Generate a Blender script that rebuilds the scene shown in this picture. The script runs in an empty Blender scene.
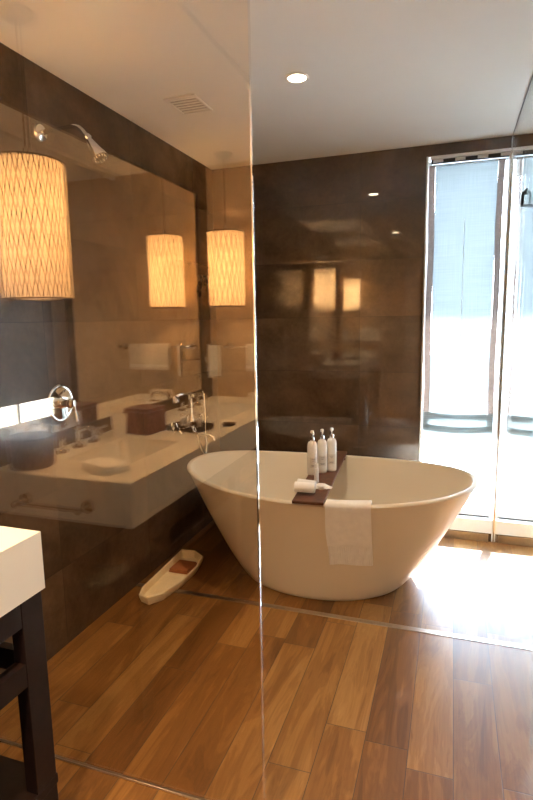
import bpy, bmesh, math, random
from mathutils import Vector, Matrix
random.seed(7)
COL = bpy.context.scene.collection
PI = math.pi

# ---------------------------------------------------------------- dimensions (metres)
XW = -1.667      # left wall
XR = 1.25        # right wall
YB = 3.733       # tiled back wall with the window
YT = -0.94       # tan wall behind the camera
YF = -4.2        # end of the room beyond the doorway
H = 2.556
YG = 1.3414      # glass screen
XE = -0.4927     # its free edge
XG = 0.305       # second glass screen

# ---------------------------------------------------------------- materials
class NT:
    def __init__(s, name):
        s.mat = bpy.data.materials.new(name); s.mat.use_nodes = True
        s.t = s.mat.node_tree; s.t.nodes.clear()
        s.out = s.t.nodes.new('ShaderNodeOutputMaterial')
    def n(s, typ, **k):
        nd = s.t.nodes.new(typ)
        for a, b in k.items(): setattr(nd, a, b)
        return nd
    def l(s, a, b): s.t.links.new(a, b)
    def setv(s, sock, v):
        if isinstance(v, bpy.types.NodeSocket): s.l(v, sock)
        else: sock.default_value = v
    def m(s, op, a, b=0.0, c=None):
        nd = s.n('ShaderNodeMath', operation=op)
        s.setv(nd.inputs[0], a); s.setv(nd.inputs[1], b)
        if c is not None: s.setv(nd.inputs[2], c)
        return nd.outputs[0]
    def comb(s, x, y, z=0.0):
        nd = s.n('ShaderNodeCombineXYZ')
        for i, v in enumerate((x, y, z)): s.setv(nd.inputs[i], v)
        return nd.outputs[0]
    def obj(s):
        nd = s.n('ShaderNodeTexCoord'); sp = s.n('ShaderNodeSeparateXYZ')
        s.l(nd.outputs['Object'], sp.inputs[0]); return nd.outputs['Object'], sp.outputs
    def noise(s, vec, scale, detail=4, rough=.55, dist=0.0):
        nd = s.n('ShaderNodeTexNoise'); s.l(vec, nd.inputs['Vector'])
        nd.inputs['Scale'].default_value = scale; nd.inputs['Detail'].default_value = detail
        nd.inputs['Roughness'].default_value = rough; nd.inputs['Distortion'].default_value = dist
        return nd.outputs['Fac']
    def ramp(s, fac, stops):
        nd = s.n('ShaderNodeValToRGB'); s.l(fac, nd.inputs[0]); e = nd.color_ramp.elements
        while len(e) < len(stops): e.new(.5)
        for i, (p, c) in enumerate(stops): e[i].position = p; e[i].color = (*c, 1)
        return nd.outputs[0]
    def mixc(s, f, a, b, mode='MIX'):
        nd = s.n('ShaderNodeMix', data_type='RGBA', blend_type=mode)
        s.setv(nd.inputs[0], f)
        for i, v in ((6, a), (7, b)):
            if isinstance(v, bpy.types.NodeSocket): s.l(v, nd.inputs[i])
            else: nd.inputs[i].default_value = (*v, 1)
        return nd.outputs[2]
    def bsdf(s, color=(.8, .8, .8), rough=.5, metal=0.0, spec=.5, **k):
        b = s.n('ShaderNodeBsdfPrincipled')
        if isinstance(color, bpy.types.NodeSocket): s.l(color, b.inputs['Base Color'])
        else: b.inputs['Base Color'].default_value = (*color, 1)
        s.setv(b.inputs['Roughness'], rough); b.inputs['Metallic'].default_value = metal
        b.inputs['Specular IOR Level'].default_value = spec
        for a, v in k.items(): s.setv(b.inputs[a.replace('_', ' ')], v)
        s.l(b.outputs[0], s.out.inputs[0]); return b
    def bump(s, b, hgt, strength=.2, dist=.002):
        nd = s.n('ShaderNodeBump'); nd.inputs['Strength'].default_value = strength
        nd.inputs['Distance'].default_value = dist
        s.l(hgt, nd.inputs['Height']); s.l(nd.outputs[0], b.inputs['Normal'])

def simple(name, color, rough=.5, metal=0.0, spec=.5, mottled=.06, scale=14, bump=0.0, bdist=.001, bscale=200, **k):
    t = NT(name); v, _ = t.obj()
    f = t.noise(v, scale)
    lo = tuple(max(0, c * (1 - mottled)) for c in color); hi = tuple(min(1, c * (1 + mottled)) for c in color)
    b = t.bsdf(t.ramp(f, [(.3, lo), (.7, hi)]), rough, metal, spec, **k)
    if bump: t.bump(b, t.noise(v, bscale, 3), bump, bdist)
    return t.mat

def planks():
    t = NT('wood_plank_tile'); v, o = t.obj()
    u = t.m('DIVIDE', t.m('SUBTRACT', o[0], 0.05), 0.15)
    col = t.m('FLOOR', u); fu = t.m('FRACT', u)
    w = t.n('ShaderNodeTexWhiteNoise', noise_dimensions='1D'); t.l(col, w.inputs['W'])
    vv = t.m('ADD', t.m('DIVIDE', o[1], 0.91), w.outputs['Value'])
    row = t.m('FLOOR', vv); fv = t.m('FRACT', vv)
    w2 = t.n('ShaderNodeTexWhiteNoise', noise_dimensions='2D'); t.l(t.comb(col, row), w2.inputs['Vector'])
    r = w2.outputs['Value']
    off = t.m('MULTIPLY', r, 37.0)
    g1 = t.noise(t.comb(t.m('ADD', t.m('MULTIPLY', o[0], 9.0), off), t.m('MULTIPLY', o[1], 1.3), off), 1.0, 5, .6, 1.6)
    g2 = t.noise(t.comb(t.m('ADD', t.m('MULTIPLY', o[0], 90.0), off), t.m('MULTIPLY', o[1], 3.0), off), 1.0, 4, .6, .6)
    rings = t.m('FRACT', t.m('MULTIPLY', g1, 7.0))
    rings = t.m('ABSOLUTE', t.m('SUBTRACT', rings, .5))
    f = t.m('ADD', t.m('MULTIPLY', g1, .62), t.m('MULTIPLY', g2, .22))
    f = t.m('ADD', f, t.m('MULTIPLY', rings, .16))
    f = t.m('ADD', f, t.m('MULTIPLY', t.m('SUBTRACT', r, .5), .26))
    c = t.ramp(f, [(.22, (.088, .034, .008)), (.42, (.18, .075, .017)), (.56, (.27, .128, .033)), (.76, (.38, .21, .070))])
    d1 = t.m('MULTIPLY', t.m('MINIMUM', fu, t.m('SUBTRACT', 1.0, fu)), .15)
    d2 = t.m('MULTIPLY', t.m('MINIMUM', fv, t.m('SUBTRACT', 1.0, fv)), .91)
    d = t.m('MINIMUM', d1, d2)
    line = t.m('LESS_THAN', d, .0014)
    c = t.mixc(line, c, (.07, .04, .022))
    rough = t.m('ADD', .27, t.m('MULTIPLY', g2, .16))
    b = t.bsdf(c, rough, spec=.55)
    hg = t.m('MINIMUM', t.m('MULTIPLY', d, 400.0), 1.0)
    t.bump(b, t.m('ADD', hg, t.m('MULTIPLY', g2, .10)), .35, .001)
    return t.mat

def tiles(name, axis, u0, wid, dark=(.050, .029, .017), light=(.138, .083, .048), rough=.008, grout=(.05, .034, .023), spec=1.0):
    t = NT(name); v, o = t.obj()
    u = t.m('DIVIDE', t.m('SUBTRACT', o[axis], u0), wid)
    w_ = t.m('DIVIDE', o[2], .375)
    cu, cv = t.m('FLOOR', u), t.m('FLOOR', w_)
    wn = t.n('ShaderNodeTexWhiteNoise', noise_dimensions='2D'); t.l(t.comb(cu, cv), wn.inputs['Vector'])
    r = wn.outputs['Value']
    vec = t.n('ShaderNodeVectorMath', operation='ADD'); t.l(v, vec.inputs[0]); t.l(t.comb(t.m('MULTIPLY', r, 9.0), t.m('MULTIPLY', r, 5.0), r), vec.inputs[1])
    n1 = t.noise(vec.outputs[0], 2.6, 6, .62, .5)
    n2 = t.noise(vec.outputs[0], 42.0, 3, .6)
    f = t.m('ADD', t.m('MULTIPLY', n1, .82), t.m('MULTIPLY', n2, .18))
    f = t.m('ADD', f, t.m('MULTIPLY', t.m('SUBTRACT', r, .5), .09))
    c = t.ramp(f, [(.34, dark), (.52, tuple((a + b) / 2 for a, b in zip(dark, light))), (.68, light)])
    fu, fv = t.m('FRACT', u), t.m('FRACT', w_)
    d = t.m('MINIMUM', t.m('MULTIPLY', t.m('MINIMUM', fu, t.m('SUBTRACT', 1.0, fu)), wid), t.m('MULTIPLY', t.m('MINIMUM', fv, t.m('SUBTRACT', 1.0, fv)), .375))
    c = t.mixc(t.m('LESS_THAN', d, .0013), c, grout)
    b = t.bsdf(c, t.m('ADD', rough, t.m('MULTIPLY', n1, .04)), spec=spec)
    t.bump(b, t.m('MINIMUM', t.m('MULTIPLY', d, 350.0), 1.0), .25, .001)
    return t.mat

def glass(name, r0=.085, tint=(.955, .965, .95), gcol=(1, .97, .92)):
    t = NT(name)
    lw = t.n('ShaderNodeLayerWeight'); lw.inputs['Blend'].default_value = .5
    p = t.m('POWER', lw.outputs['Facing'], 5.0)
    f = t.m('ADD', r0, t.m('MULTIPLY', p, 1 - r0))
    tr = t.n('ShaderNodeBsdfTransparent'); tr.inputs[0].default_value = (*tint, 1)
    gl = t.n('ShaderNodeBsdfGlossy'); gl.inputs[0].default_value = (*gcol, 1); gl.inputs['Roughness'].default_value = 0.0
    mx = t.n('ShaderNodeMixShader'); t.l(f, mx.inputs[0]); t.l(tr.outputs[0], mx.inputs[1]); t.l(gl.outputs[0], mx.inputs[2])
    t.l(mx.outputs[0], t.out.inputs[0]); return t.mat

def fabric_blind():
    t = NT('sheer_shade_fabric'); v, o = t.obj()
    w1 = t.noise(t.comb(t.m('MULTIPLY', o[0], 4.0), 0.0, t.m('MULTIPLY', o[2], 160.0)), 1.0, 3)
    w2 = t.noise(t.comb(t.m('MULTIPLY', o[0], 200.0), 0.0, t.m('MULTIPLY', o[2], 5.0)), 1.0, 3)
    f = t.m('ADD', t.m('MULTIPLY', w1, .5), t.m('MULTIPLY', w2, .5))
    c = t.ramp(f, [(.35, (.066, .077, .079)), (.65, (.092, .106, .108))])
    tl = t.n('ShaderNodeBsdfTranslucent'); t.l(c, tl.inputs[0])
    df = t.n('ShaderNodeBsdfDiffuse'); t.l(c, df.inputs[0])
    tp = t.n('ShaderNodeBsdfTransparent'); tp.inputs[0].default_value = (.9, .95, 1, 1)
    m1 = t.n('ShaderNodeMixShader'); m1.inputs[0].default_value = .45
    t.l(tl.outputs[0], m1.inputs[1]); t.l(df.outputs[0], m1.inputs[2])
    m2 = t.n('ShaderNodeMixShader'); m2.inputs[0].default_value = .008
    t.l(m1.outputs[0], m2.inputs[1]); t.l(tp.outputs[0], m2.inputs[2])
    t.l(m2.outputs[0], t.out.inputs[0]); return t.mat

def fold_mat():
    t = NT('shade_hem_fabric'); v, o = t.obj()
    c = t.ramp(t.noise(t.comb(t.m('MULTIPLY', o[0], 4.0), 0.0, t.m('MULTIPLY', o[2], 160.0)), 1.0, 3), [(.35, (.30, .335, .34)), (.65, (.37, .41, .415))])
    tl = t.n('ShaderNodeBsdfTranslucent'); t.l(c, tl.inputs[0]); df = t.n('ShaderNodeBsdfDiffuse'); t.l(c, df.inputs[0])
    mx = t.n('ShaderNodeMixShader'); mx.inputs[0].default_value = .42; t.l(tl.outputs[0], mx.inputs[1]); t.l(df.outputs[0], mx.inputs[2])
    t.l(mx.outputs[0], t.out.inputs[0]); return t.mat

def hem_mat():
    t = NT('shade_side_hem'); v, o = t.obj()
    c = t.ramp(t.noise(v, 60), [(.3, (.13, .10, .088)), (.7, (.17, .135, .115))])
    tl = t.n('ShaderNodeBsdfTranslucent'); t.l(c, tl.inputs[0]); df = t.n('ShaderNodeBsdfDiffuse'); t.l(c, df.inputs[0])
    mx = t.n('ShaderNodeMixShader'); mx.inputs[0].default_value = .86; t.l(tl.outputs[0], mx.inputs[1]); t.l(df.outputs[0], mx.inputs[2])
    t.l(mx.outputs[0], t.out.inputs[0]); return t.mat

def lamp_shade_mat():
    t = NT('threaded_lamp_shade'); v, o = t.obj()
    a = t.m('DIVIDE', t.m('ARCTAN2', o[1], o[0]), 2 * PI)
    U = t.m('MULTIPLY', a, 22.0); V = t.m('MULTIPLY', o[2], 5.8)
    # slightly wavy threads that cross into tall diamonds
    wob = 0.0
    def thread(s):
        q = t.m('FRACT', t.m('ADD', t.m('ADD', U, t.m('MULTIPLY', V, s)), wob))
        return t.m('LESS_THAN', t.m('MINIMUM', q, t.m('SUBTRACT', 1.0, q)), .068)
    th = t.m('MAXIMUM', thread(1.0), thread(-1.0))
    base = t.noise(v, 60, 3)
    c0 = t.ramp(base, [(.3, (.80, .68, .50)), (.7, (.90, .79, .60))])
    c = t.mixc(th, c0, (.06, .035, .018))
    tl = t.n('ShaderNodeBsdfTranslucent'); t.l(c, tl.inputs[0])
    df = t.n('ShaderNodeBsdfDiffuse'); t.l(c, df.inputs[0])
    em = t.n('ShaderNodeEmission'); t.l(t.mixc(th, (1.0, .60, .28), (.02, .01, .004)), em.inputs[0]); em.inputs[1].default_value = EM_SHADE
    m1 = t.n('ShaderNodeMixShader'); m1.inputs[0].default_value = .35
    t.l(tl.outputs[0], m1.inputs[1]); t.l(df.outputs[0], m1.inputs[2])
    ad = t.n('ShaderNodeAddShader'); t.l(m1.outputs[0], ad.inputs[0]); t.l(em.outputs[0], ad.inputs[1])
    tp = t.n('ShaderNodeBsdfTransparent'); tp.inputs[0].default_value = (1, .85, .62, 1); m2 = t.n('ShaderNodeMixShader'); m2.inputs[0].default_value = .003
    t.l(ad.outputs[0], m2.inputs[1]); t.l(tp.outputs[0], m2.inputs[2])
    t.l(m2.outputs[0], t.out.inputs[0]); return t.mat
EM_SHADE = .5

def emitter(name, col, s):
    t = NT(name); e = t.n('ShaderNodeEmission'); e.inputs[0].default_value = (*col, 1); e.inputs[1].default_value = s
    t.l(e.outputs[0], t.out.inputs[0]); return t.mat

def towel_mat(name, col):
    return simple(name, col, .95, spec=.1, mottled=.04, scale=30, bump=.8, bdist=.002, bscale=420, Sheen_Weight=.3)

M = dict(
    planks=planks(),
    tile_back=tiles('brown_wall_tile_back', 0, -.601, .75),
    tile_left=tiles('brown_wall_tile_left', 1, .42, .75, rough=.16, spec=.4),
    tan=tiles('tan_wall_covering', 0, -.9, 1.2, (.52, .40, .27), (.68, .54, .38), .55, (.36, .25, .15), .3),
    tan2=simple('tan_paint', (.42, .32, .22), .7),
    paint=simple('ceiling_paint', (.74, .725, .68), .9, spec=.2, mottled=.012, scale=3, bump=.05),
    white=simple('white_solid_surface', (.80, .77, .70), .28, mottled=.012, scale=6),
    tub=simple('cream_stone_resin', (.77, .675, .535), .38, mottled=.010, scale=4, spec=.4),
    basin=simple('white_ceramic', (.86, .84, .80), .12, mottled=.01),
    chrome=simple('polished_chrome', (.82, .81, .79), .07, 1.0, mottled=.02),
    steel=simple('brushed_steel', (.52, .47, .41), .30, 1.0, mottled=.08, scale=60),
    dwood=simple('espresso_wood', (.010, .0032, .0022), .5, spec=.3, mottled=.5, scale=25),
    caddy=simple('walnut_board', (.115, .042, .020), .40, mottled=.35, scale=40),
    glass=glass('clear_glass', .085, (.965, .94, .895), (1, .83, .63)),
    glass2=glass('clear_side_glass', .05, (.97, .98, .975), (1, .99, .97)),
    edge=simple('polished_glass_edge', (.10, .12, .11), .08, 0.0, spec=1.0),
    wglass=glass('window_glass', .03, (.97, .98, .99), (1, 1, 1)),
    alu=simple('white_aluminium', (.74, .77, .79), .35, mottled=.02),
    dark=simple('dark_metal', (.035, .037, .042), .35, .6),
    hem=hem_mat(),
    fabric=fabric_blind(), fold=fold_mat(),
    towel=towel_mat('white_terry', (.90, .88, .85)),
    band=towel_mat('woven_band_cloth', (.62, .56, .48)),
    towel2=towel_mat('cream_terry', (.80, .74, .66)),
    bottle=simple('white_plastic', (.84, .80, .73), .25, mottled=.01),
    label=simple('pale_label', (.70, .64, .56), .5, mottled=.05),
    print_=simple('grey_print', (.25, .21, .18), .6),
    canopy=simple('satin_canopy_metal', (.36, .35, .30), .35, .4),
    paper=simple('wrapper_paper', (.86, .82, .74), .6, mottled=.05, scale=40),
    mirror=simple('mirror_silver', (.86, .85, .82), .012, 1.0, mottled=0.0),
    red=simple('red_lacquer', (.13, .028, .02), .3, mottled=.2, scale=30),
    wicker=simple('brown_leather', (.10, .048, .022), .45, mottled=.3, scale=50, bump=.5, bscale=90),
    cream=simple('bright_patch_cream', (.92, .76, .50), .75, mottled=.05),  # brightness of the floor patch put into the colour
    rust=simple('patch_end_rust', (.42, .14, .045), .85, mottled=.15),  # reddish end of the floor patch put into the colour
    shade=lamp_shade_mat(),
    bulb=emitter('warm_bulb', (1, .62, .30), 14),
    led=emitter('warm_downlight', (1, .80, .55), 16),
    concrete=simple('pale_terrace', (.62, .62, .60), .8, mottled=.1, scale=2),
    render=simple('white_render', (.70, .70, .68), .85, mottled=.05, scale=3),
)
mt = M['mirror'].node_tree.nodes

# ---------------------------------------------------------------- mesh helpers
class MB:
    def __init__(s): s.bm = bmesh.new()
    def box(s, a, b, bev=0.0, seg=2, mat=None):
        x0, y0, z0 = a; x1, y1, z1 = b
        bm = bmesh.new(); bmesh.ops.create_cube(bm, size=1)
        for v in bm.verts:
            v.co = Vector(((x0 + x1) / 2 + v.co.x * (x1 - x0), (y0 + y1) / 2 + v.co.y * (y1 - y0), (z0 + z1) / 2 + v.co.z * (z1 - z0)))
        if bev: bmesh.ops.bevel(bm, geom=bm.edges[:], offset=bev, segments=seg, affect='EDGES', profile=.5)
        if mat: bm.transform(mat)
        s.merge(bm); return s
    def merge(s, bm):
        me = bpy.data.meshes.new('t'); bm.to_mesh(me); bm.free(); s.bm.from_mesh(me); bpy.data.meshes.remove(me)
    def lathe(s, prof, seg=32, mat=None, cap=True):
        bm = bmesh.new(); rings = []
        for r, z in prof:
            if r < 1e-5: rings.append([bm.verts.new((0, 0, z))])
            else: rings.append([bm.verts.new((r * math.cos(2 * PI * i / seg), r * math.sin(2 * PI * i / seg), z)) for i in range(seg)])
        for A, B in zip(rings, rings[1:]):
            for i in range(seg):
                j = (i + 1) % seg
                a = [A[i % len(A)], A[j % len(A)], B[j % len(B)], B[i % len(B)]]
                a = list(dict.fromkeys(a))
                if len(a) > 2: bm.faces.new(a)
        if cap:
            for R_ in (rings[0], rings[-1]):
                if len(R_) > 2: bm.faces.new(R_ if R_ is rings[-1] else R_[::-1])
        bmesh.ops.recalc_face_normals(bm, faces=bm.faces[:])
        if mat: bm.transform(mat)
        s.merge(bm); return s
    def tube(s, pts, r, seg=12, closed=False):
        pts = [Vector(p) for p in pts]; n = len(pts)
        rr = r if isinstance(r, (list, tuple)) else [r] * n
        bm = bmesh.new(); rings = []; up = None
        for i, p in enumerate(pts):
            if closed: d = pts[(i + 1) % n] - pts[i - 1]
            else: d = pts[min(i + 1, n - 1)] - pts[max(i - 1, 0)]
            d.normalize()
            if up is None: up = Vector((0, 0, 1)) if abs(d.z) < .9 else Vector((1, 0, 0))
            a = up - d * up.dot(d)
            if a.length < 1e-4: a = Vector((1, 0, 0)) - d * d.x
            a.normalize(); b = d.cross(a); up = a
            rings.append([bm.verts.new(p + (a * math.cos(2 * PI * k / seg) + b * math.sin(2 * PI * k / seg)) * rr[i]) for k in range(seg)])
        for i in range(n if closed else n - 1):
            A, B = rings[i], rings[(i + 1) % n]
            for k in range(seg): bm.faces.new([A[k], A[(k + 1) % seg], B[(k + 1) % seg], B[k]])
        if not closed: bm.faces.new(rings[0][::-1]); bm.faces.new(rings[-1])
        bmesh.ops.recalc_face_normals(bm, faces=bm.faces[:])
        s.merge(bm); return s
    def grid(s, fn, nu, nv, closed_u=False, thick=0.0, mat=None):
        bm = bmesh.new(); g = [[bm.verts.new(fn(i, j)) for j in range(nv)] for i in range(nu)]
        for i in range(nu if closed_u else nu - 1):
            for j in range(nv - 1):
                bm.faces.new([g[i][j], g[(i + 1) % nu][j], g[(i + 1) % nu][j + 1], g[i][j + 1]])
        bmesh.ops.recalc_face_normals(bm, faces=bm.faces[:])
        if thick: bmesh.ops.solidify(bm, geom=bm.faces[:], thickness=thick)
        if mat: bm.transform(mat)
        s.merge(bm); return s
    def build(s, name, mat, parent=None, smooth=False, loc=None, kind=None):
        me = bpy.data.meshes.new(name); 
        if smooth:
            for f in s.bm.faces: f.smooth = True
        s.bm.to_mesh(me); s.bm.free(); me.materials.append(mat)
        if smooth:
            try: me.set_sharp_from_angle(angle=math.radians(38))
            except Exception: pass
        o = bpy.data.objects.new(name, me); COL.objects.link(o)
        if parent: o.parent = parent
        if loc: o.location = loc
        if kind: o['kind'] = kind
        return o

def tag(o, label, cat, group=None):
    o['label'] = label; o['category'] = cat
    if group: o['group'] = group
    return o
def thing(name, label, cat, loc=(0, 0, 0), rz=0.0, group=None):
    o = bpy.data.objects.new(name, None); COL.objects.link(o); o.empty_display_size = .1
    o.location = loc; o.rotation_euler = (0, 0, rz); return tag(o, label, cat, group)
def copy_tree(o, parent=None):
    c = o.copy(); COL.objects.link(c)
    if parent: c.parent = parent
    for ch in [x for x in o.children]: copy_tree(ch, c)
    return c
def S(name, mb, mat, parent=None): return mb.build(name, mat, parent, kind=None if parent else 'structure')
T = Matrix.Translation
def R(a, ax): return Matrix.Rotation(math.radians(a), 4, ax)

# ---------------------------------------------------------------- room shell
WX0, WX1, WZ0, WZ1 = -.190, 1.10, .055, 2.485     # window opening
S('floor', MB().box((XW - .12, YF - .12, -.12), (2.1, YB + .16, 0)), M['planks'])
S('ceiling', MB().box((XW - .12, YF - .12, H), (2.1, YB + .16, H + .12)), M['paint'])
S('wall_left', MB().box((XW - .12, YF - .12, 0), (XW, YB + .16, H)), M['tile_left'])
S('wall_back', MB().box((XW, YB, 0), (WX0, YB + .16, H)).box((WX0, YB, WZ1), (WX1, YB + .16, H)).box((WX1, YB, 0), (XR + .12, YB + .16, H)).box((WX0, YB, 0), (WX1, YB + .16, WZ0)), M['tile_back'])
S('wall_right', MB().box((XR, YT, 0), (XR + .12, YB, H)), M['tan2'])
DX0, DX1, DZ = -.42, .62, 2.12
S('wall_front', MB().box((XW, YT - .12, 0), (DX0, YT, H)).box((DX0, YT - .12, DZ), (DX1, YT, H)).box((DX1, YT - .12, 0), (XR + .12, YT, H)), M['tan'])
S('trim_1', MB().box((DX0 - .05, YT - .13, 0), (DX0 + .012, YT + .012, DZ + .05), .003).box((DX1 - .012, YT - .13, 0), (DX1 + .05, YT + .012, DZ + .05), .003).box((DX0, YT - .13, DZ - .012), (DX1, YT + .012, DZ + .05), .003), M['dwood'])
# the room beyond the doorway, with its own window on the right
FX = 1.75; f0, f1 = -3.3, -1.95
S('wall_far', MB().box((XW, YF - .12, 0), (FX + .12, YF, H)), M['tan2'])
S('wall_side', MB().box((FX, YF, 0), (FX + .12, f0, H)).box((FX, f1, 0), (FX + .12, YT - .12, H)).box((FX, f0, 2.1), (FX + .12, f1, H)).box((FX, f0, 0), (FX + .12, f1, .03)), M['tan2'])
# shallow drywall step and metal floor strip
S('trim_2', MB().box((-.925, -.94, H - .025), (-.895, 1.6, H + .01)), M['paint'])
S('trim_3', MB().box((XW, 2.503, -.004), (XR, 2.537, .0025), .0008), M['steel'])

# window_1 : aluminium frame, mullion behind the glass screen, panes
win = bpy.data.objects.new('window_1', None); COL.objects.link(win); win['kind'] = 'structure'; win.location = (0, 0, 0)
YW = YB + .03
fr = MB()
fr.box((WX0, YB - .012, WZ0), (WX0 + .012, YB + .12, WZ1), .002)
fr.box((WX1 - .03, YB - .012, WZ0), (WX1, YB + .12, WZ1), .002)
fr.box((WX0 + .022, YB - .012, WZ1 - .018), (WX1 - .03, YB + .12, WZ1), .002)
fr.box((WX0 + .022, YB - .004, .055), (WX1 - .03, YB + .12, .150), .004)
fr.build('window_frame', M['alu'], win)
MB().box((.288, YB - .004, .0), (.322, YB + .115, WZ1 - .02), .003).build('mullion', M['alu'], win)
sa = MB()
for a, b in ((WX0 + .012, .288), (.322, WX1 - .03)):
    sa.box((a, YB + .05, .15), (a + .006, YB + .09, WZ1 - .02)).box((b - .006, YB + .05, .15), (b, YB + .09, WZ1 - .02))
    sa.box((a + .006, YB + .05, .15), (b - .006, YB + .09, .19)).box((a + .006, YB + .05, 2.43), (b - .006, YB + .09, WZ1 - .02))
sa.build('sash', M['alu'], win)
MB().box((WX0 + .03, YB + .046, .150), (.27, YB + .05, .156)).box((.34, YB + .046, .150), (WX1 - .03, YB + .05, .156)).build('gasket', M['dark'], win)
for a, b in ((WX0 + .018, .282), (.328, WX1 - .036)):
    MB().box((a, YB + .068, .19), (b, YB + .074, 2.43)).build('pane', M['wglass'], win)
S('baseboard_back', MB().box((WX0 + .002, YB - .010, 0), (.27, YB - .001, .052)).box((.34, YB - .010, 0), (WX1, YB - .001, .052)), M['steel'])
# window_2 beyond the doorway
w2 = bpy.data.objects.new('window_2', None); COL.objects.link(w2); w2['kind'] = 'structure'
q = MB()
for yy in (f0, (f0 + f1) / 2 - .02, f1 - .04): q.box((FX + .02, yy, .1), (FX + .08, yy + .04, 2.1))
q.box((FX + .02, f0, .03), (FX + .08, f1, .06)).box((FX + .02, f0, 2.06), (FX + .08, f1, 2.1))
q.build('window_frame', M['alu'], w2)
MB().box((FX + .045, f0 + .04, .06), (FX + .05, f1 - .04, 2.06)).build('pane', M['wglass'], w2)

# roman shades
def roman(x0, x1, label, ztop=2.45, zbot=.70, yc=YB + .022, sag=.018):
    t = thing('roman_shade', label, 'window shade', ((x0 + x1) / 2, yc, ztop), group='roman shades over the back window')
    w = x1 - x0; hw = w / 2; L = ztop - zbot
    def drape(u, s, z, back):    # u -1..1 across
        return Vector((u * hw, back + .0035 * math.sin(3.1 * u + 2.2 * z) + .0018 * math.sin(9 * z + 4 * u), z))
    nu, nv = 15, 46
    edge = .17
    def main(i, j):
        u = (-1 + 2 * i / (nu - 1)) * (1 - edge * 2 * .5 / 1.0); z = -.02 - (L - .14) * j / (nv - 1)
        return drape(u, 0, z, 0)
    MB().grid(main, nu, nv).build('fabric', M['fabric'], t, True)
    # gathered folds at the hem, overlapping layers that sag in the middle
    for k, (za, zb, yb) in enumerate(((-L + .165, -L + .004, -.004), (-L + .155, -L, -.014), (-L + .085, -L + .045, -.022))):
        def fold(i, j, za=za, zb=zb, yb=yb):
            u = -1 + 2 * i / (nu - 1); s = j / 7
            sg = sag * (1 - u * u)
            return Vector((u * hw, yb - .006 * math.sin(PI * s), za + (zb - za) * s - sg))
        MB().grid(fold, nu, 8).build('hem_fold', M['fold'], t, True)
    for sx in (-1, 1):
        def hem(i, j, sx=sx):
            u = sx * (1 - edge * i / 3); z = -.015 - (L - .06) * j / (nv - 1)
            p = drape(u, 0, z, -.0025); p.x += .002 * math.sin(7 * z + sx); return p
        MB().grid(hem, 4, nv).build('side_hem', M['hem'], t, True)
    MB().tube([(.0, -.006, -.35), (.001, -.006, -.8), (.0, -.006, -1.25)], .0012, 6).build('cord', M['label'], t)
    return t
roman(-.172, .268, 'sheer white roman shade over the left pane, between tile wall and mullion')
roman(.325, .80, 'sheer white roman shade over the right pane, seen through the side glass screen')
hr = thing('shade_track', 'thin black metal shade track along the top of the back window', 'track', (0, YB - .0, WZ1 - .03))
MB().box((-.16, .0, -.016), (1.06, .03, .010), .002).build('rail', M['dark'], hr)
for i in range(9): MB().box((-.15 + i * .13, -.006, -.009), (-.09 + i * .13, -.0002, .009), .001).build('bracket', M['alu'], hr)
sh = thing('roller_shade', 'grey roller shade pulled most of the way down in the room beyond the doorway', 'window shade', (FX - .02, (f0 + f1) / 2, 2.1))
MB().box((-.003, -.67, -1.60), (.0, .6, -.02)).build('fabric', M['fabric'], sh)
MB().tube([(0, -.62, -.02), (0, .62, -.02)], .02, 12).build('roller', M['alu'], sh)

# exterior
S('terrace', MB().box((-6, YB + .2, -.6), (8, 14, -.45)), M['concrete'])
S('sun_shade_slab', MB().box((-3, YB + .17, 2.62), (4, YB + 1.35, 2.8)), M['render'])  # unseen overhang added to keep sun off the upper roman shades

# ---------------------------------------------------------------- glass screens
g1 = thing('glass_screen', 'large clear glass shower screen with a metal floor channel, left of the opening', 'glass screen', (XW, YG, 0))
MB().box((.004, 0, .010), (XE - XW, .010, H - .004)).build('glass_pane', M['glass'], g1)
MB().box((.004, -.0005, 0), (XE - XW, .0105, .007), .001).build('floor_channel', M['steel'], g1)
MB().box((XE - XW, .0005, .010), (XE - XW + .0035, .0095, H - .004)).build('glass_edge', M['chrome'], g1)
g2 = thing('glass_screen', 'clear glass side screen standing against the window, right of the bathtub', 'glass screen', (XG, YB, 0))
MB().box((-.005, -1.85, .008), (.005, -.012, H - .004)).build('glass_pane', M['glass2'], g2)
MB().box((-.009, -.012, .0), (.009, -.005, H - .004), .001).build('wall_channel', M['chrome'], g2)
MB().box((-.006, -1.85, H - .009), (.006, -.012, H - .0005), .001).build('top_channel', M['dark'], g2)
rail = MB(); rail.tube([(-.006, -.885, 2.055), (-.018, -.885, 2.053), (-.021, -.886, 2.04), (-.021, -.895, 2.0), (-.021, -.91, 1.988), (-.021, -1.15, 1.945), (-.021, -1.45, 1.89)], .0075, 10)
rail.lathe([(0, -.003), (.015, -.003), (.015, .003), (0, .003)], 16, T((-.0085, -.885, 2.055)) @ R(90, 'Y'))
rail.build('support_bar', M['dark'], g2, True)

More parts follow.
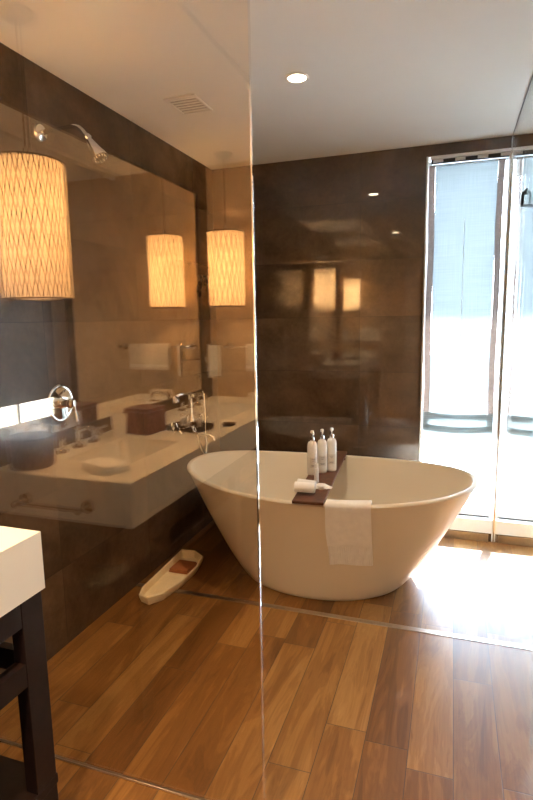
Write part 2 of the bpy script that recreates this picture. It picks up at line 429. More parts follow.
# ---------------------------------------------------------------- bathtub
TX, TY = -.696, 3.055
def rim_z(c): return .575 + .048 * c * c * (1 if c < 0 else .85)
def tub_ab(t):
    s = max(t, 0) ** .80
    return .475 + (.856 - .475) * s, .405 + (.515 - .405) * max(t, 0) ** .9
def sup(c, p=.94): return math.copysign(abs(c) ** p, c)
def tub():
    root = thing('bathtub', 'cream oval freestanding bathtub with flared sides by the brown tile wall', 'bathtub', (TX, TY, 0))
    N = 96; prof = []
    outer = [(0, -.030), (.0, -.006), (.012, .0)] + [(t / 22, 0) for t in range(1, 22)] + [(.985, 0)]
    mb = MB()
    def station(kind, t):
        out = []
        for i in range(N):
            th = 2 * PI * i / N; c, s_ = math.cos(th), math.sin(th); zr = rim_z(c)
            if kind == 'o': a, b = tub_ab(t); z = t * zr
            elif kind == 'b': a, b = tub_ab(0); a -= t; b -= t; z = 0
            elif kind == 'r':   # rounded rim, t angle 0..pi from outside to inside
                a, b = tub_ab(1); w = .016
                a += -w + w * math.cos(t); b += -w + w * math.cos(t); z = zr - w * .8 + w * .8 * math.sin(t)
            elif kind == 'i':
                a0, b0 = tub_ab(1); a0 -= .032; b0 -= .032; q = t ** .62
                aa = .40 + (a0 - .40) * q; bb = .27 + (b0 - .27) * q
                a, b = aa, bb; z = .13 + (zr - .013 - .13) * t
            elif kind == 'f': a, b = .40 * t, .27 * t; z = .13 - .012 * (1 - t)
            out.append((a * sup(c), b * sup(s_), z))
        return out
    rings = [station('b', .05), station('b', .006)] + [station('o', .012)] + [station('o', k / 20) for k in range(1, 20)] + [station('o', .975)]
    rings += [station('r', k * PI / 8) for k in range(0, 9)]
    rings += [station('i', t) for t in (.94, .85, .72, .58, .44, .30, .18, .09, .03, .006, 0)]
    rings += [station('f', t) for t in (.85, .5, .15)]
    bm = bmesh.new(); vr = [[bm.verts.new(p) for p in r] for r in rings]
    for A, B in zip(vr, vr[1:]):
        for i in range(N): bm.faces.new([A[i], A[(i + 1) % N], B[(i + 1) % N], B[i]])
    bm.faces.new(vr[0][::-1]); bm.faces.new(vr[-1])
    bmesh.ops.recalc_face_normals(bm, faces=bm.faces[:]); mb.merge(bm)
    mb.build('tub_body', M['tub'], root, True)
    MB().lathe([(0, 0), (.035, 0), (.035, .003), (.028, .006), (0, .007)], 24, T((0, 0, .119))).build('drain', M['chrome'], root, True)
    return root
tub()
def tub_y(x, z, side=-1):
    c = (x - TX); zr = rim_z(max(-1, min(1, c / .85)))
    t = min(1, z / zr); a, b = tub_ab(t)
    q = min(.999, abs(c) / a) ** (2 / .94)
    return TY + side * b * (1 - q) ** (.94 / 2)

# hand towel over the near rim
def hand_towel():
    x0, x1, zb = -.572, -.352, .238
    pts = []
    def pos(x, k):
        zr = rim_z((x - TX) / .85)
        yo = tub_y(x, zr * .97)
        path = []
        for n in range(5): path.append((yo + .040 + .004, zr - .11 + n * .024))   # inside
        for n in range(7):
            a = PI * n / 6; path.append((yo + .016 + .026 * math.cos(a), zr - .008 + .017 * math.sin(a)))
        z = zr - .03
        n = 16
        for m_ in range(n + 1):
            zz = z + (zb - z) * m_ / n; path.append((tub_y(x, max(zz, .05)) - .007, zz))
        return path[k]
    K = len([0] * 5) + 7 + 17; NX = 40
    t = thing('hand_towel', 'white hand towel with ribbed end folded over the near rim of the bathtub', 'towel', (0, 0, 0))
    def fn(i, k, off=0):
        u = i / (NX - 1); s = max(0, (k - 12) / 16)
        x = x0 + (x1 - x0) * u + .006 * s * (1 if u < .5 else .3) - .004 * math.sin(5 * s) * (1 - u)
        y, z = pos(x, k)
        y -= .0025 * math.sin(u * 9 + s * 2) * s + off
        z += .004 * math.sin(u * 4) * s
        return Vector((x, y, z))
    KB = 22
    MB().grid(lambda i, k: fn(i, k), NX, KB + 1, thick=-.011).build('terry', M['towel'], t, True)
    rb = MB().grid(lambda i, k: fn(i, KB + k, .001 + .003 * (i % 2)), NX, K - KB, thick=-.012)
    rb.build('ribbed_border', M['towel'], t, True)
    bd = MB().tube([fn(i, KB, .003) for i in range(NX)], .0028, 6)
    bd.build('woven_band', M['band'], t, True)
hand_towel()

# caddy
CZ = .580
cad = thing('bath_caddy', 'dark walnut bath caddy board laid across the bathtub', 'bath caddy', (-.695, 3.045, CZ), math.radians(4.2))
cb = MB()
cb.box((-.080, -.535, 0), (.080, .535, .016), .003)
cb.build('board', M['caddy'], cad)
for yy in (-.43, .415): MB().box((-.08, yy, -.018), (.08, yy + .015, -.0002), .002).build('cleat', M['caddy'], cad)
CT = CZ + .0165

def pump_bottle(x, y, label, rz=0.0, first=None):
    if first:
        c = copy_tree(first); c.location = (x, y, CT); c.rotation_euler.z = rz; c['label'] = label; return c
    t = thing('pump_bottle', label, 'bottle', (x, y, CT), rz, 'pump bottles on the bath caddy')
    MB().lathe([(0, 0), (.026, 0), (.0282, .004), (.0292, .02), (.0292, .165), (.027, .181), (.022, .192), (.013, .197), (.0115, .203), (0, .203)], 32).build('bottle_body', M['bottle'], t, True)
    MB().lathe([(0, .203), (.0135, .203), (.0135, .222), (.006, .225), (.0045, .227), (.0045, .243), (0, .243)], 20).build('collar', M['chrome'], t, True)
    p = MB(); p.lathe([(0, .243), (.009, .243), (.0105, .248), (.0095, .258), (0, .261)], 16)
    p.tube([(0, 0, .252), (0, -.018, .252), (0, -.033, .247), (0, -.036, .240)], [.0058, .0052, .0045, .0036], 10)
    p.build('pump_head', M['bottle'], t, True)
    lb = MB()
    def fl(i, j): 
        a = -PI / 2 + (-.8 + 1.6 * i / 10); return Vector((.0296 * math.cos(a), .0296 * math.sin(a), .045 + .06 * j))
    lb.grid(fl, 11, 2).build('label', M['label'], t, True)
    for z, hw in ((.093, .35), (.084, .22), (.058, .45), (.053, .40)):
        def ft(i, j, z=z, hw=hw):
            a = -PI / 2 + (-hw + 2 * hw * i / 6); return Vector((.0299 * math.cos(a), .0299 * math.sin(a), z + .0022 * j))
        MB().grid(ft, 7, 2).build('print_line', M['print_'], t)
    return t
b1 = pump_bottle(-.749, 2.985, 'white pump bottle on the bath caddy, left of the three', .5)
pump_bottle(-.703, 3.04, 'white pump bottle on the bath caddy, middle of the three', .3, b1)
pump_bottle(-.657, 3.09, 'white pump bottle on the bath caddy, right of the three', .2, b1)
tb = thing('lotion_tube', 'small slim white bottle in front of the pump bottles on the caddy', 'bottle', (-.688, 2.835, CT))
MB().lathe([(0, 0), (.0125, 0), (.0135, .003), (.0135, .075), (.012, .082), (0, .083)], 24).build('bottle_body', M['bottle'], tb, True)
MB().lathe([(0, .083), (.0105, .083), (.0105, .103), (.009, .106), (0, .106)], 20).build('cap', M['bottle'], tb, True)

def roll(name, label, x, y, z, L, r, rz, mat=M['towel']):
    t = thing(name, label, 'washcloth', (x, y, z), rz)
    mb = MB(); turns = 2.6; n = 64
    def sp(i, j):
        a = turns * 2 * PI * i / n; rr = .006 + (r - .006) * (i / n)
        xx = -L / 2 + L * j / 6
        bulge = 1 + .03 * math.sin(6 * j + a)
        return Vector((xx, rr * math.cos(a) * bulge, r + rr * math.sin(a) * bulge))
    mb.grid(sp, n + 1, 7, thick=.004)
    mb.build('rolled_cloth', mat, t, True)
    MB().tube([(-L * .49, 0, r), (L * .49, 0, r)], r * .35, 12).build('core', mat, t, True)
    return t
roll('rolled_washcloth', 'rolled white washcloth lying at the near end of the caddy', -.700, 2.632, CT, .105, .031, .06)
roll('rolled_washcloth', 'second white roll lying behind the front washcloth roll on the caddy', -.712, 2.715, CT, .098, .025, -.1)
nk = thing('soap_wrapper', 'white pleated soap wrapper with pointed corners beside the rolled washcloths', 'soap', (-.640, 2.740, CT), .25)
def pk(i, j):
    a = 2 * PI * i / 28; rr = [0.004, .022, .034, .045 + .012 * math.cos(2 * a)][j]
    return Vector((rr * 1.1 * math.cos(a), rr * .75 * math.sin(a), [.024, .022, .012 + .002 * (i % 2), .001 + .003 * (i % 2)][j]))
MB().grid(pk, 28, 4, closed_u=True, thick=-.0008).build('pleated_paper', M['paper'], nk, True)
MB().lathe([(0, .0), (.028, 0), (.03, .004), (.028, .018), (0, .020)], 24).build('soap_bar', M['bottle'], nk, True)

# ---------------------------------------------------------------- tub filler on left wall
def arc(c, r, a0, a1, n, ax='xz', other=0):
    out = []
    for i in range(n + 1):
        a = math.radians(a0 + (a1 - a0) * i / n); out.append((c[0] + r * math.cos(a), c[1] + r * math.sin(a)))
    return out
FY = 3.13
tf = thing('tub_filler', 'chrome wall mounted tub filler with cross handles and hand shower at the left tub end', 'faucet', (XW, FY, .83))
for sy in (-.11, .11):
    MB().lathe([(0, 0), (.032, 0), (.030, .006), (.012, .012), (.012, .075), (0, .075)], 20, T((0, sy, 0)) @ R(90, 'Y')).build('wall_union', M['chrome'], tf, True)
bd = MB().tube([(.075, -.15, 0), (.075, -.11, 0), (.075, 0, 0), (.075, .11, 0), (.075, .15, 0)], [.014, .018, .022, .018, .014], 16)
bd.lathe([(0, -.03), (.017, -.03), (.022, 0), (.017, .03), (.009, .05), (.009, .165), (0, .165)], 16, T((.075, 0, 0)))
bd.build('mixer_body', M['chrome'], tf, True)
for sy in (-1, 1):
    hd = MB(); hd.tube([(.075, sy * .15, 0), (.075, sy * .185, 0)], .009, 10)
    for k in range(4):
        a = k * PI / 2 + .5; hd.tube([(.075, sy * .185, 0), (.075 + .03 * math.cos(a), sy * .185, .03 * math.sin(a)), (.075 + .036 * math.cos(a), sy * .185, .036 * math.sin(a))], [.005, .0055, .009], 8)
    hd.lathe([(0, -.008), (.011, -.008), (.011, .008), (0, .01)], 12, T((.075, sy * .19, 0)) @ R(90, 'X'))
    hd.build('cross_handle', M['chrome'], tf, True)
sp = MB().tube([(.075, .0, -.02), (.085, .0, -.055), (.12, .0, -.065), (.20, .0, -.075), (.225, 0, -.085), (.228, 0, -.105)], [.012, .012, .011, .010, .011, .012], 12)
sp.build('spout', M['chrome'], tf, True)
cr = MB().tube([(.075, -.035, .165), (.075, -.03, .185), (.075, 0, .165), (.075, .03, .185), (.075, .035, .165)], .006, 8)
cr.build('cradle', M['chrome'], tf, True)
hs = MB().tube([(.03, -.14, .19), (.05, -.10, .205), (.07, -.03, .20), (.075, .05, .21), (.078, .10, .205)], [.010, .010, .009, .010, .008], 12)
hs.lathe([(0, 0), (.012, 0), (.034, .025), (.034, .034), (0, .038)], 20, T((.03, -.15, .20)) @ R(200, 'X'))
hs.build('hand_shower', M['chrome'], tf, True)
ho = [(.078, .10, .205), (.085, .135, .20), (.09, .16, .165), (.09, .17, .05), (.09, .165, -.08), (.10, .155, -.2), (.10, .13, -.235), (.09, .10, -.2), (.08, .06, -.09), (.078, .03, -.03)]
def smooth_path(P, n=8):
    P = [Vector(p) for p in P]; out = []
    for i in range(len(P) - 1):
        p0, p1, p2, p3 = P[max(i - 1, 0)], P[i], P[i + 1], P[min(i + 2, len(P) - 1)]
        for k in range(n):
            t = k / n; out.append(.5 * ((2 * p1) + (-p0 + p2) * t + (2 * p0 - 5 * p1 + 4 * p2 - p3) * t * t + (-p0 + 3 * p1 - 3 * p2 + p3) * t ** 3))
    out.append(P[-1]); return out
MB().tube(smooth_path(ho), .0055, 8).build('hose', M['chrome'], tf, True)

# shower head + valve
shw = thing('wall_shower', 'chrome shower head on a bent arm high on the left tile wall', 'shower head', (XW, 1.985, 2.285))
MB().lathe([(0, 0), (.036, 0), (.033, .008), (.014, .014), (0, .014)], 24, R(90, 'Y')).build('flange', M['chrome'], shw, True)
MB().tube(smooth_path([(.0, 0, 0), (.08, 0, .004), (.17, 0, .004), (.205, 0, -.012), (.232, 0, -.045)]), .0105, 12).build('arm', M['chrome'], shw, True)
MB().lathe([(0, .0), (.013, .0), (.017, .012), (.012, .022), (.015, .03), (.026, .075), (.034, .10), (.035, .112), (0, .114)], 28, T((.228, 0, -.036)) @ R(180 - 32, 'Y')).build('shower_head', M['chrome'], shw, True)
nz = MB(); mm = T((.228, 0, -.036)) @ R(180 - 32, 'Y')
for k in range(12):
    a = k * PI / 6; nz.lathe([(0, .112), (.0042, .112), (.003, .120), (0, .120)], 8, mm @ T((.024 * math.cos(a), .024 * math.sin(a), 0)))
nz.build('nozzle_ring', M['chrome'], shw, True)

vl = thing('shower_valve', 'round chrome shower valve plate with lever handle on the left tile wall', 'shower valve', (XW, 1.985, 1.138))
MB().lathe([(0, 0), (.083, 0), (.085, .004), (.080, .010), (.070, .011), (.066, .0085), (0, .009)], 48, R(90, 'Y')).build('escutcheon', M['chrome'], vl, True)
MB().lathe([(0, .008), (.026, .008), (.022, .016), (.019, .05), (.023, .055), (.023, .066), (.012, .072), (.012, .082), (0, .084)], 28, R(90, 'Y')).build('stem', M['chrome'], vl, True)
MB().tube([(.074, 0, .008), (.078, .0, -.02), (.082, 0, -.055), (.084, 0, -.08)], [.006, .0065, .008, .009], 10).tube([(.074, 0, -.006), (.074, 0, .016)], .011, 12).build('lever', M['chrome'], vl, True)

# ---------------------------------------------------------------- vanity
VX0, VX1, VY0, VY1, VZ0, VZ1 = XW + .003, -1.040, YT + .003, 1.1245, .776, .939
van = thing('vanity', 'long white solid-surface vanity counter on a dark wood frame with shelves', 'vanity', (0, 0, 0))
sinks = [(.48, .92), (-.66, -.16)]; SX0, SX1 = -1.50, -1.19
cm = MB()
ys = sorted([VY0, VY1] + [v for s_ in sinks for v in s_])
cm.box((VX0, VY0, VZ0), (SX0, VY1, VZ1)).box((SX1, VY0, VZ0), (VX1, VY1, VZ1))
cm.box((SX0, VY0, VZ0), (SX1, sinks[1][0], VZ1)).box((SX0, sinks[1][1], VZ0), (SX1, sinks[0][0], VZ1)).box((SX0, sinks[0][1], VZ0), (SX1, VY1, VZ1))
co = cm.build('counter', M['white'], van)
for a, b in sinks:
    bs = bmesh.new(); bmesh.ops.create_cube(bs, size=1)
    for v in bs.verts:
        top = v.co.z > 0; k = 1.0 if top else .86
        v.co = Vector(((SX0 + SX1) / 2 + v.co.x * (SX1 - SX0) * k, (a + b) / 2 + v.co.y * (b - a) * k, VZ0 + .01 + (VZ1 - VZ0 - .018) * (v.co.z + .5)))
    bmesh.ops.delete(bs, geom=[f for f in bs.faces if f.normal.z > .5], context='FACES')
    bmesh.ops.bevel(bs, geom=[e for e in bs.edges if not e.is_boundary], offset=.03, segments=4, affect='EDGES')
    bmesh.ops.reverse_faces(bs, faces=bs.faces[:])
    x = MB(); x.merge(bs); bo = x.build('basin', M['basin'], van, True)
    MB().lathe([(0, 0), (.022, 0), (.022, .003), (0, .004)], 20, T(((SX0 + SX1) / 2, (a + b) / 2, VZ0 + .0115))).build('drain', M['chrome'], bo, True)
for y in (VY1 - .085, .10, VY0 + .005):
    for xa in (VX1 - .045, VX0 + .01):
        MB().box((xa, y, 0), (xa + .04, y + .075, VZ0), .0015).build('leg', M['dwood'], van)
MB().box((VX1 - .04, VY0 + .006, .705), (VX1 - .006, VY1 - .086, VZ0)).box((VX0 + .05, VY1 - .05, .705), (VX1 - .046, VY1 - .02, VZ0)).build('top_rail', M['dwood'], van)
MB().box((VX1 - .04, VY0 + .006, .535), (VX1 - .006, VY1 - .086, .60)).box((VX0 + .05, VY1 - .045, .535), (VX1 - .046, VY1 - .02, .60)).build('middle_rail', M['dwood'], van)
MB().box((VX0 + .012, VY0 + .01, .175), (VX1 - .004, VY1 - .005, .205), .002).build('lower_shelf', M['dwood'], van)

def bar_thing(name, label, cat, p0, p1, out, r=.007, group=None):
    p0, p1, out = Vector(p0), Vector(p1), Vector(out)
    t = thing(name, label, cat, p0, group=group)
    q = out.to_track_quat('Z', 'Y').to_matrix().to_4x4()
    for i, p in enumerate((p0, p1)):
        MB().lathe([(0, 0), (.026, 0), (.024, .007), (.011, .012), (.010, out.length), (.0125, out.length + .004), (.011, out.length + .012), (0, out.length + .013)], 20, T(p - p0) @ q).build('mount', M['chrome'], t, True)
    MB().tube([out, p1 - p0 + out], r, 12).build('bar', M['chrome'], t, True)
    return t
bar_thing('towel_bar', 'short chrome towel bar on the end of the vanity counter facing the glass', 'towel bar', (-1.50, VY1 + .001, .842), (-1.22, VY1 + .001, .842), (0, .05, 0))
bar_thing('towel_bar', 'chrome towel bar on the tan wall above the vanity counter', 'towel bar', (-1.52, YT + .001, 1.305), (-.935, YT + .001, 1.305), (0, .075, 0))
tw = thing('bath_towel', 'cream towel folded over the bar on the tan wall', 'towel', (-1.195, YT + .076, 1.305))
def tww(i, k):
    u = i / 11; x = -.165 + .33 * u
    if k < 8: y, z = .013 + .002 * math.sin(8 * u), -.17 + .17 * k / 8
    elif k <= 14: a = PI * (k - 8) / 6; y, z = .013 * math.cos(a), .013 * math.sin(a)
    else: y, z = -.013, -.15 * (k - 14) / 8
    return Vector((x, y, z))
MB().grid(tww, 12, 22, thick=-.01).build('terry', M['towel2'], tw, True)
bnd = MB().box((-.166, .0245, -.15), (.166, .0265, -.13)); bnd.build('woven_band', M['towel'], tw)

# faucets
def faucet(y, label, first=None):
    if first:
        c = copy_tree(first); c.location.y = y; c['label'] = label; return c
    t = thing('basin_faucet', label, 'faucet', (-1.585, y, VZ1), group='widespread basin faucets')
    MB().lathe([(0, 0), (.026, 0), (.024, .008), (.014, .014), (.013, .075), (.016, .085), (.008, .1), (0, .102)], 20).tube(smooth_path([(0, 0, .075), (.05, 0, .09), (.10, 0, .085), (.125, 0, .06)]), .010, 12).build('spout', M['chrome'], t, True)
    for s_ in (-1, 1):
        h_ = MB().lathe([(0, 0), (.024, 0), (.022, .008), (.012, .014), (.011, .05), (.014, .058), (0, .065)], 18, T((0, s_ * .11, 0)))
        h_.tube([(0, s_ * .11, .055), (.02, s_ * .14, .062), (.03, s_ * .165, .066)], [.006, .006, .008], 10)
        h_.build('lever_handle', M['chrome'], t, True)
    return t
fa = faucet(.70, 'chrome widespread basin faucet behind the sink nearest the glass screen')
faucet(-.41, 'chrome widespread basin faucet behind the sink nearest the tan wall', fa)

# mirror and make-up mirror
mi = thing('wall_mirror', 'large rectangular wall mirror in a dark frame above the vanity', 'mirror', (XW + .001, 0, 0))
MB().box((0, -.765, 1.01), (.002, 1.065, 2.335)).build('mirror_glass', M['mirror'], mi)
fm = MB()
fm.box((0, -.785, .99), (.012, -.765, 2.355)).box((0, 1.065, .99), (.012, 1.085, 2.355)).box((0, -.765, .99), (.012, 1.065, 1.01)).box((0, -.765, 2.335), (.012, 1.065, 2.355))
fm.build('mirror_frame', M['dwood'], mi)
mk = thing('makeup_mirror', 'small rectangular chrome framed make-up mirror on a swivel arm by the large mirror', 'mirror', (XW + .013, -.82, 1.22))
MB().lathe([(0, 0), (.028, 0), (.026, .008), (0, .009)], 20, T((0, -.0, .0)) @ R(90, 'Y')).build('wall_plate', M['chrome'], mk, True)
MB().tube([(0, 0, 0), (.05, .02, 0), (.10, .12, 0)], .006, 10).build('arm', M['chrome'], mk, True)
F = T((.122, .125, 0)) @ R(-52, 'Z')
MB().box((-.055, -.006, -.115), (.055, .006, .115), .003, 2, F).build('frame', M['chrome'], mk)
MB().box((-.047, .0062, -.107), (.047, .0075, .107), 0, 2, F).build('painted_mirror_face', M['paper'], mk)  # both faces painted pale in place of a bright reflection
MB().box((-.047, -.0075, -.107), (.047, -.0062, .107), 0, 2, F).build('painted_mirror_back', M['paper'], mk)

# counter things
bsk = thing('waste_basket', 'round brown leather basket on the vanity counter near the glass screen', 'basket', (-1.555, 1.02, VZ1))
MB().lathe([(0, 0), (.078, 0), (.082, .01), (.088, .115), (.084, .12), (.080, .115), (.074, .012), (0, .01)], 36).build('basket_body', M['wicker'], bsk, True)
MB().tube([(.0865 * math.cos(2 * PI * k / 36), .0865 * math.sin(2 * PI * k / 36), .118) for k in range(36)], .004, 8, True).build('rim', M['dwood'], bsk, True)
fc = thing('folded_washcloth', 'folded white washcloth on the front corner of the vanity counter', 'washcloth', (-1.235, 1.0, VZ1), .35)
MB().box((-.085, -.055, .0), (.085, .055, .016), .007, 3).build('lower_layer', M['towel'], fc, True)
MB().box((-.082, -.052, .0162), (.080, .050, .034), .008, 3).build('upper_layer', M['towel'], fc, True)
rb = thing('amenity_box', 'red lacquer box between the two basins on the vanity counter', 'box', (-1.46, .33, VZ1), .1)
MB().box((-.07, -.075, 0), (.07, .075, .11), .004).build('box_body', M['red'], rb)
MB().box((-.073, -.078, .112), (.073, .078, .13), .004).build('lid', M['red'], rb)
cup = thing('tumbler', 'white tumbler beside the red box on the vanity counter', 'cup', (-1.53, .46, VZ1))
MB().lathe([(0, 0), (.03, 0), (.033, .004), (.038, .11), (.035, .11), (.030, .008), (0, .007)], 28).build('cup_body', M['basin'], cup, True)
tr = thing('amenity_tray', 'dark wooden tray between the basins near the front of the counter', 'tray', (-1.27, .22, VZ1), .2)
MB().box((-.10, -.07, 0), (.10, .07, .012), .003).build('tray_base', M['dwood'], tr)
MB().box((-.10, -.07, .012), (.10, -.062, .028)).box((-.10, .062, .012), (.10, .07, .028)).box((-.10, -.062, .012), (-.092, .062, .028)).box((.092, -.062, .012), (.10, .062, .028)).build('tray_rim', M['dwood'], tr)
for k, (dx, dy) in enumerate(((-.05, -.02), (.0, .015), (.05, -.015))):
    v_ = thing('amenity_vial', ('small glass vial with chrome cap on the dark tray, nearest the mirror', 'small glass vial with chrome cap on the dark tray, between the other two', 'small glass vial with chrome cap on the dark tray, nearest the counter front')[k], 'bottle', (-1.27 + dx, .22 + dy, VZ1 + .0125), group='vials on the dark tray')
    MB().lathe([(0, 0), (.013, 0), (.014, .004), (.014, .045), (.008, .05), (0, .05)], 18).build('vial_body', M['basin'], v_, True)
    MB().lathe([(0, .05), (.009, .05), (.009, .066), (0, .067)], 16).build('cap', M['chrome'], v_, True)
ds = thing('soap_dish', 'small dark oval soap dish on the counter front', 'soap dish', (-1.115, .065, VZ1))
MB().lathe([(0, 0), (.028, 0), (.04, .010), (.037, .011), (.026, .004), (0, .004)], 28).build('dish', M['dwood'], ds, True)
ft = thing('folded_towel', 'small folded towel on the counter against the tan wall', 'towel', (-1.27, YT + .07, VZ1))
MB().box((-.08, -.05, 0), (.08, .05, .022), .009, 3).build('lower_fold', M['towel2'], ft, True)
MB().box((-.078, -.048, .0222), (.078, .048, .045), .009, 3).build('upper_fold', M['towel2'], ft, True)

# made-up boat shaped tray standing in for a sunlit-looking patch on the floor
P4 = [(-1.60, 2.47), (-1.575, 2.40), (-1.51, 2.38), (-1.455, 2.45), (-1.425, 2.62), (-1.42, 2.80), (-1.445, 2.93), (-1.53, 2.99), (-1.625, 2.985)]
bt = thing('floor_patch', 'cream boat-shaped stand-in for a bright patch on the wooden floor against the left tile wall', 'tray', (-1.50, 2.62, 0))
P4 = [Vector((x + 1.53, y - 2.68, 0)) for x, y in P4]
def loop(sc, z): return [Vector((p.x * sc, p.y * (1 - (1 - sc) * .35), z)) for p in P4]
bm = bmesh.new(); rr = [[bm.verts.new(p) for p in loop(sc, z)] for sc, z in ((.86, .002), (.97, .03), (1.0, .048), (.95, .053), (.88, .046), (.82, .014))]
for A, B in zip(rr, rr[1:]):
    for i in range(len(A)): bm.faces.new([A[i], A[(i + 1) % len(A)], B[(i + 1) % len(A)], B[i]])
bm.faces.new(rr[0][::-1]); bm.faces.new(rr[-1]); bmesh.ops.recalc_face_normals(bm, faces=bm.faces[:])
x = MB(); x.merge(bm); x.build('patch_body', M['cream'], bt)
cl = thing('floor_patch_end', 'rust coloured stand-in for the reddish far end of the bright floor patch', 'cloth', (-1.50, 2.62, .0155))  # added layers for the reddish end of the floor patch
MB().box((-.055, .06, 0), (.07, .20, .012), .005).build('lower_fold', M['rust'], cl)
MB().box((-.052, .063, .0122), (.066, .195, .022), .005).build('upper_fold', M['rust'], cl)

# ---------------------------------------------------------------- pendants
def pendant(x, y, label, first=None):
    if first:
        c = copy_tree(first); c.location = (x, y, 1.825); c['label'] = label
        return c
    t = thing('pendant_lamp', label, 'pendant lamp', (x, y, 1.825), group='drum pendants over the vanity')
    n = 64; r = .120; hh = .240
    MB().grid(lambda i, j: Vector((r * math.cos(2 * PI * i / n), r * math.sin(2 * PI * i / n), -hh + 2 * hh * j / 16)), n, 17, closed_u=True).build('lamp_shade', M['shade'], t, True)
    for z in (-hh, hh):
        MB().tube([(r * math.cos(2 * PI * k / 48), r * math.sin(2 * PI * k / 48), z) for k in range(48)], .0028, 8, True).build('shade_ring', M['dwood'], t, True)
    sp_ = MB()
    for k in range(3):
        a = 2 * PI * k / 3; sp_.tube([(0, 0, hh - .012), (r * math.cos(a), r * math.sin(a), hh)], .002, 6)
    sp_.lathe([(0, -.012), (.018, -.012), (.02, .02), (.006, .05), (0, .05)], 16, T((0, 0, hh)))
    sp_.build('spider_fitting', M['chrome'], t, True)
    MB().tube([(0, 0, hh + .05), (.002, 0, hh + .25), (0, 0, H - 1.825 - .02)], .0035, 8).build('cord', M['wicker'], t, True)
    MB().lathe([(0, 0), (.062, 0), (.060, -.010), (.045, -.022), (.012, -.028), (0, -.028)], 32, T((0, 0, H - 1.825 - .001))).build('canopy', M['canopy'], t, True)
    for z in (-.105, .085):
        MB().lathe([(0, .0), (.012, .0), (.014, .02), (.010, .045), (0, .045)], 16, T((0, 0, z + .034))).build('bulb_socket', M['steel'], t, True)
    return t
PX = -1.457
p1 = pendant(PX, 1.03, 'cylindrical threaded pendant lamp over the end of the vanity nearest the glass screen')
pendant(PX + .018, -.722, 'cylindrical threaded pendant lamp over the end of the vanity by the tan wall', p1)

def downlight(x, y, label, first=None):
    if first:
        c = copy_tree(first); c.location = (x, y, H); c['label'] = label; return c
    t = thing('downlight', label, 'ceiling light', (x, y, H), group='recessed ceiling downlights')
    MB().lathe([(.040, -.001), (.052, -.001), (.055, -.005), (.050, -.008), (.040, -.006), (.040, -.001)], 36, cap=False).build('trim_ring', M['basin'], t, True)
    MB().lathe([(0, -.002), (.040, -.002), (.040, -.005), (0, -.0055)], 32).build('lens', M['led'], t, True)
    return t
d1 = downlight(-.690, 2.50, 'round recessed downlight glowing in the ceiling above the bathtub')
downlight(-.73, .20, 'round recessed downlight in the ceiling above the vanity front, behind the camera', d1)

vt = thing('ceiling_vent', 'white louvred ceiling vent in the shower ceiling', 'vent', (-1.275, 2.60, H))
MB().box((-.085, -.105, -.008), (.085, -.09, 0), .002).box((-.085, .09, -.008), (.085, .105, 0), .002).box((-.085, -.09, -.008), (-.072, .09, 0), .002).box((.072, -.09, -.008), (.085, .09, 0), .002).build('vent_frame', M['basin'], vt)
MB().box((-.072, -.09, -.0015), (.072, .09, -.0002)).build('vent_backing', M['print_'], vt)
lv = MB()
for k in range(6): lv.box((-.072, -.075 + k * .03 - .008, -.006), (.072, -.075 + k * .03 + .008, -.003), 0)
lv.build('louvre', M['paint'], vt)

# ---------------------------------------------------------------- lights
def light(name, typ, loc, energy, col, **k):
    d = bpy.data.lights.new(name, typ); d.energy = energy; d.color = col
    for a, b in k.items(): setattr(d, a, b)
    o = bpy.data.objects.new(name, d); COL.objects.link(o); o.location = loc; return o
WARM = (1.0, .76, .50)
for px, y in ((PX, 1.03), (PX + .018, -.722)):
    for z in (1.725, 1.912):
        light('bulb_light', 'POINT', (px, y, z), 9.5, (1.0, .66, .36), shadow_soft_size=.03)
for x, y, e in ((-.690, 2.50, 30), (-.73, .20, 95), (-.2, .4, 14)):  # last spot has no fitting, added as camera-side fill
    light('downlight_and_fill', 'SPOT', (x, y, H - .02), e, WARM, spot_size=math.radians(120), spot_blend=.9, shadow_soft_size=.04)
sun = light('sun', 'SUN', (2, 8, 6), 26.0, (1.0, .97, .92), angle=math.radians(1.5))
d = Vector((-.22, -1.0, -.86)); sun.rotation_euler = d.to_track_quat('-Z', 'Y').to_euler()
pt = light('window_portal', 'AREA', ((WX0 + WX1) / 2, YB + .14, (WZ0 + WZ1) / 2), 0, (1, 1, 1), shape='RECTANGLE', size=WX1 - WX0, size_y=WZ1 - WZ0)
pt.rotation_euler = (math.radians(-90), 0, 0); pt.data.cycles.is_portal = True
pt2 = light('window_portal', 'AREA', (FX + .14, (f0 + f1) / 2, 1.1), 0, (1, 1, 1), shape='RECTANGLE', size=f1 - f0, size_y=2.0)
pt2.rotation_euler = Vector((-1, 0, 0)).to_track_quat('-Z', 'Y').to_euler(); pt2.data.cycles.is_portal = True

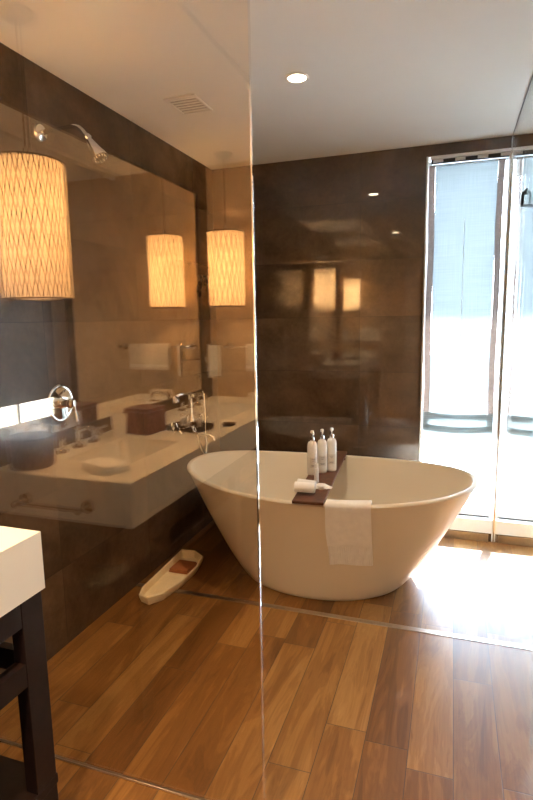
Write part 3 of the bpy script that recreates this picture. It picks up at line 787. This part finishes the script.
w = bpy.data.worlds.new('sky'); bpy.context.scene.world = w; w.use_nodes = True
nt = w.node_tree; nt.nodes.clear()
tc = nt.nodes.new('ShaderNodeTexCoord'); sx = nt.nodes.new('ShaderNodeSeparateXYZ'); nt.links.new(tc.outputs['Generated'], sx.inputs[0])
rp = nt.nodes.new('ShaderNodeValToRGB'); nt.links.new(sx.outputs[2], rp.inputs[0])
rp.color_ramp.elements[0].position = 0; rp.color_ramp.elements[0].color = (.80, .90, 1, 1)
rp.color_ramp.elements[1].position = .6; rp.color_ramp.elements[1].color = (.52, .74, 1, 1)
bg = nt.nodes.new('ShaderNodeBackground'); nt.links.new(rp.outputs[0], bg.inputs[0]); bg.inputs[1].default_value = 12.0
ow = nt.nodes.new('ShaderNodeOutputWorld'); nt.links.new(bg.outputs[0], ow.inputs[0])

# ---------------------------------------------------------------- camera
f, yaw, pit, rol = 541.8554, .3307, .1495, .0165
cy, sy = math.cos(yaw), math.sin(yaw); cp, sp_ = math.cos(pit), math.sin(pit); cr_, sr_ = math.cos(rol), math.sin(rol)
Rc = Vector((cy, sy, 0)); Fh = Vector((-sy, cy, 0)); Z = Vector((0, 0, 1))
Fw = Fh * cp - Z * sp_; Up = Fh * sp_ + Z * cp
# image right = (u=cr, v=+sr down) ; image up = (u=sr, v=-cr)
right = Rc * cr_ - Up * sr_
up = Rc * sr_ + Up * cr_
cam = bpy.data.cameras.new('camera'); co_ = bpy.data.objects.new('camera', cam); COL.objects.link(co_)
mw = Matrix(((right.x, up.x, -Fw.x, 0), (right.y, up.y, -Fw.y, 0), (right.z, up.z, -Fw.z, 1.5), (0, 0, 0, 1)))
co_.matrix_world = mw
cam.sensor_fit = 'VERTICAL'; cam.sensor_height = 36; cam.lens = 36 * f / 800; cam.clip_start = .02
sc = bpy.context.scene; sc.camera = co_
sc.view_settings.view_transform = 'Standard'; sc.view_settings.look = 'None'
sc.view_settings.exposure = 1.22; sc.view_settings.gamma = 1; sc.view_settings.use_curve_mapping = False
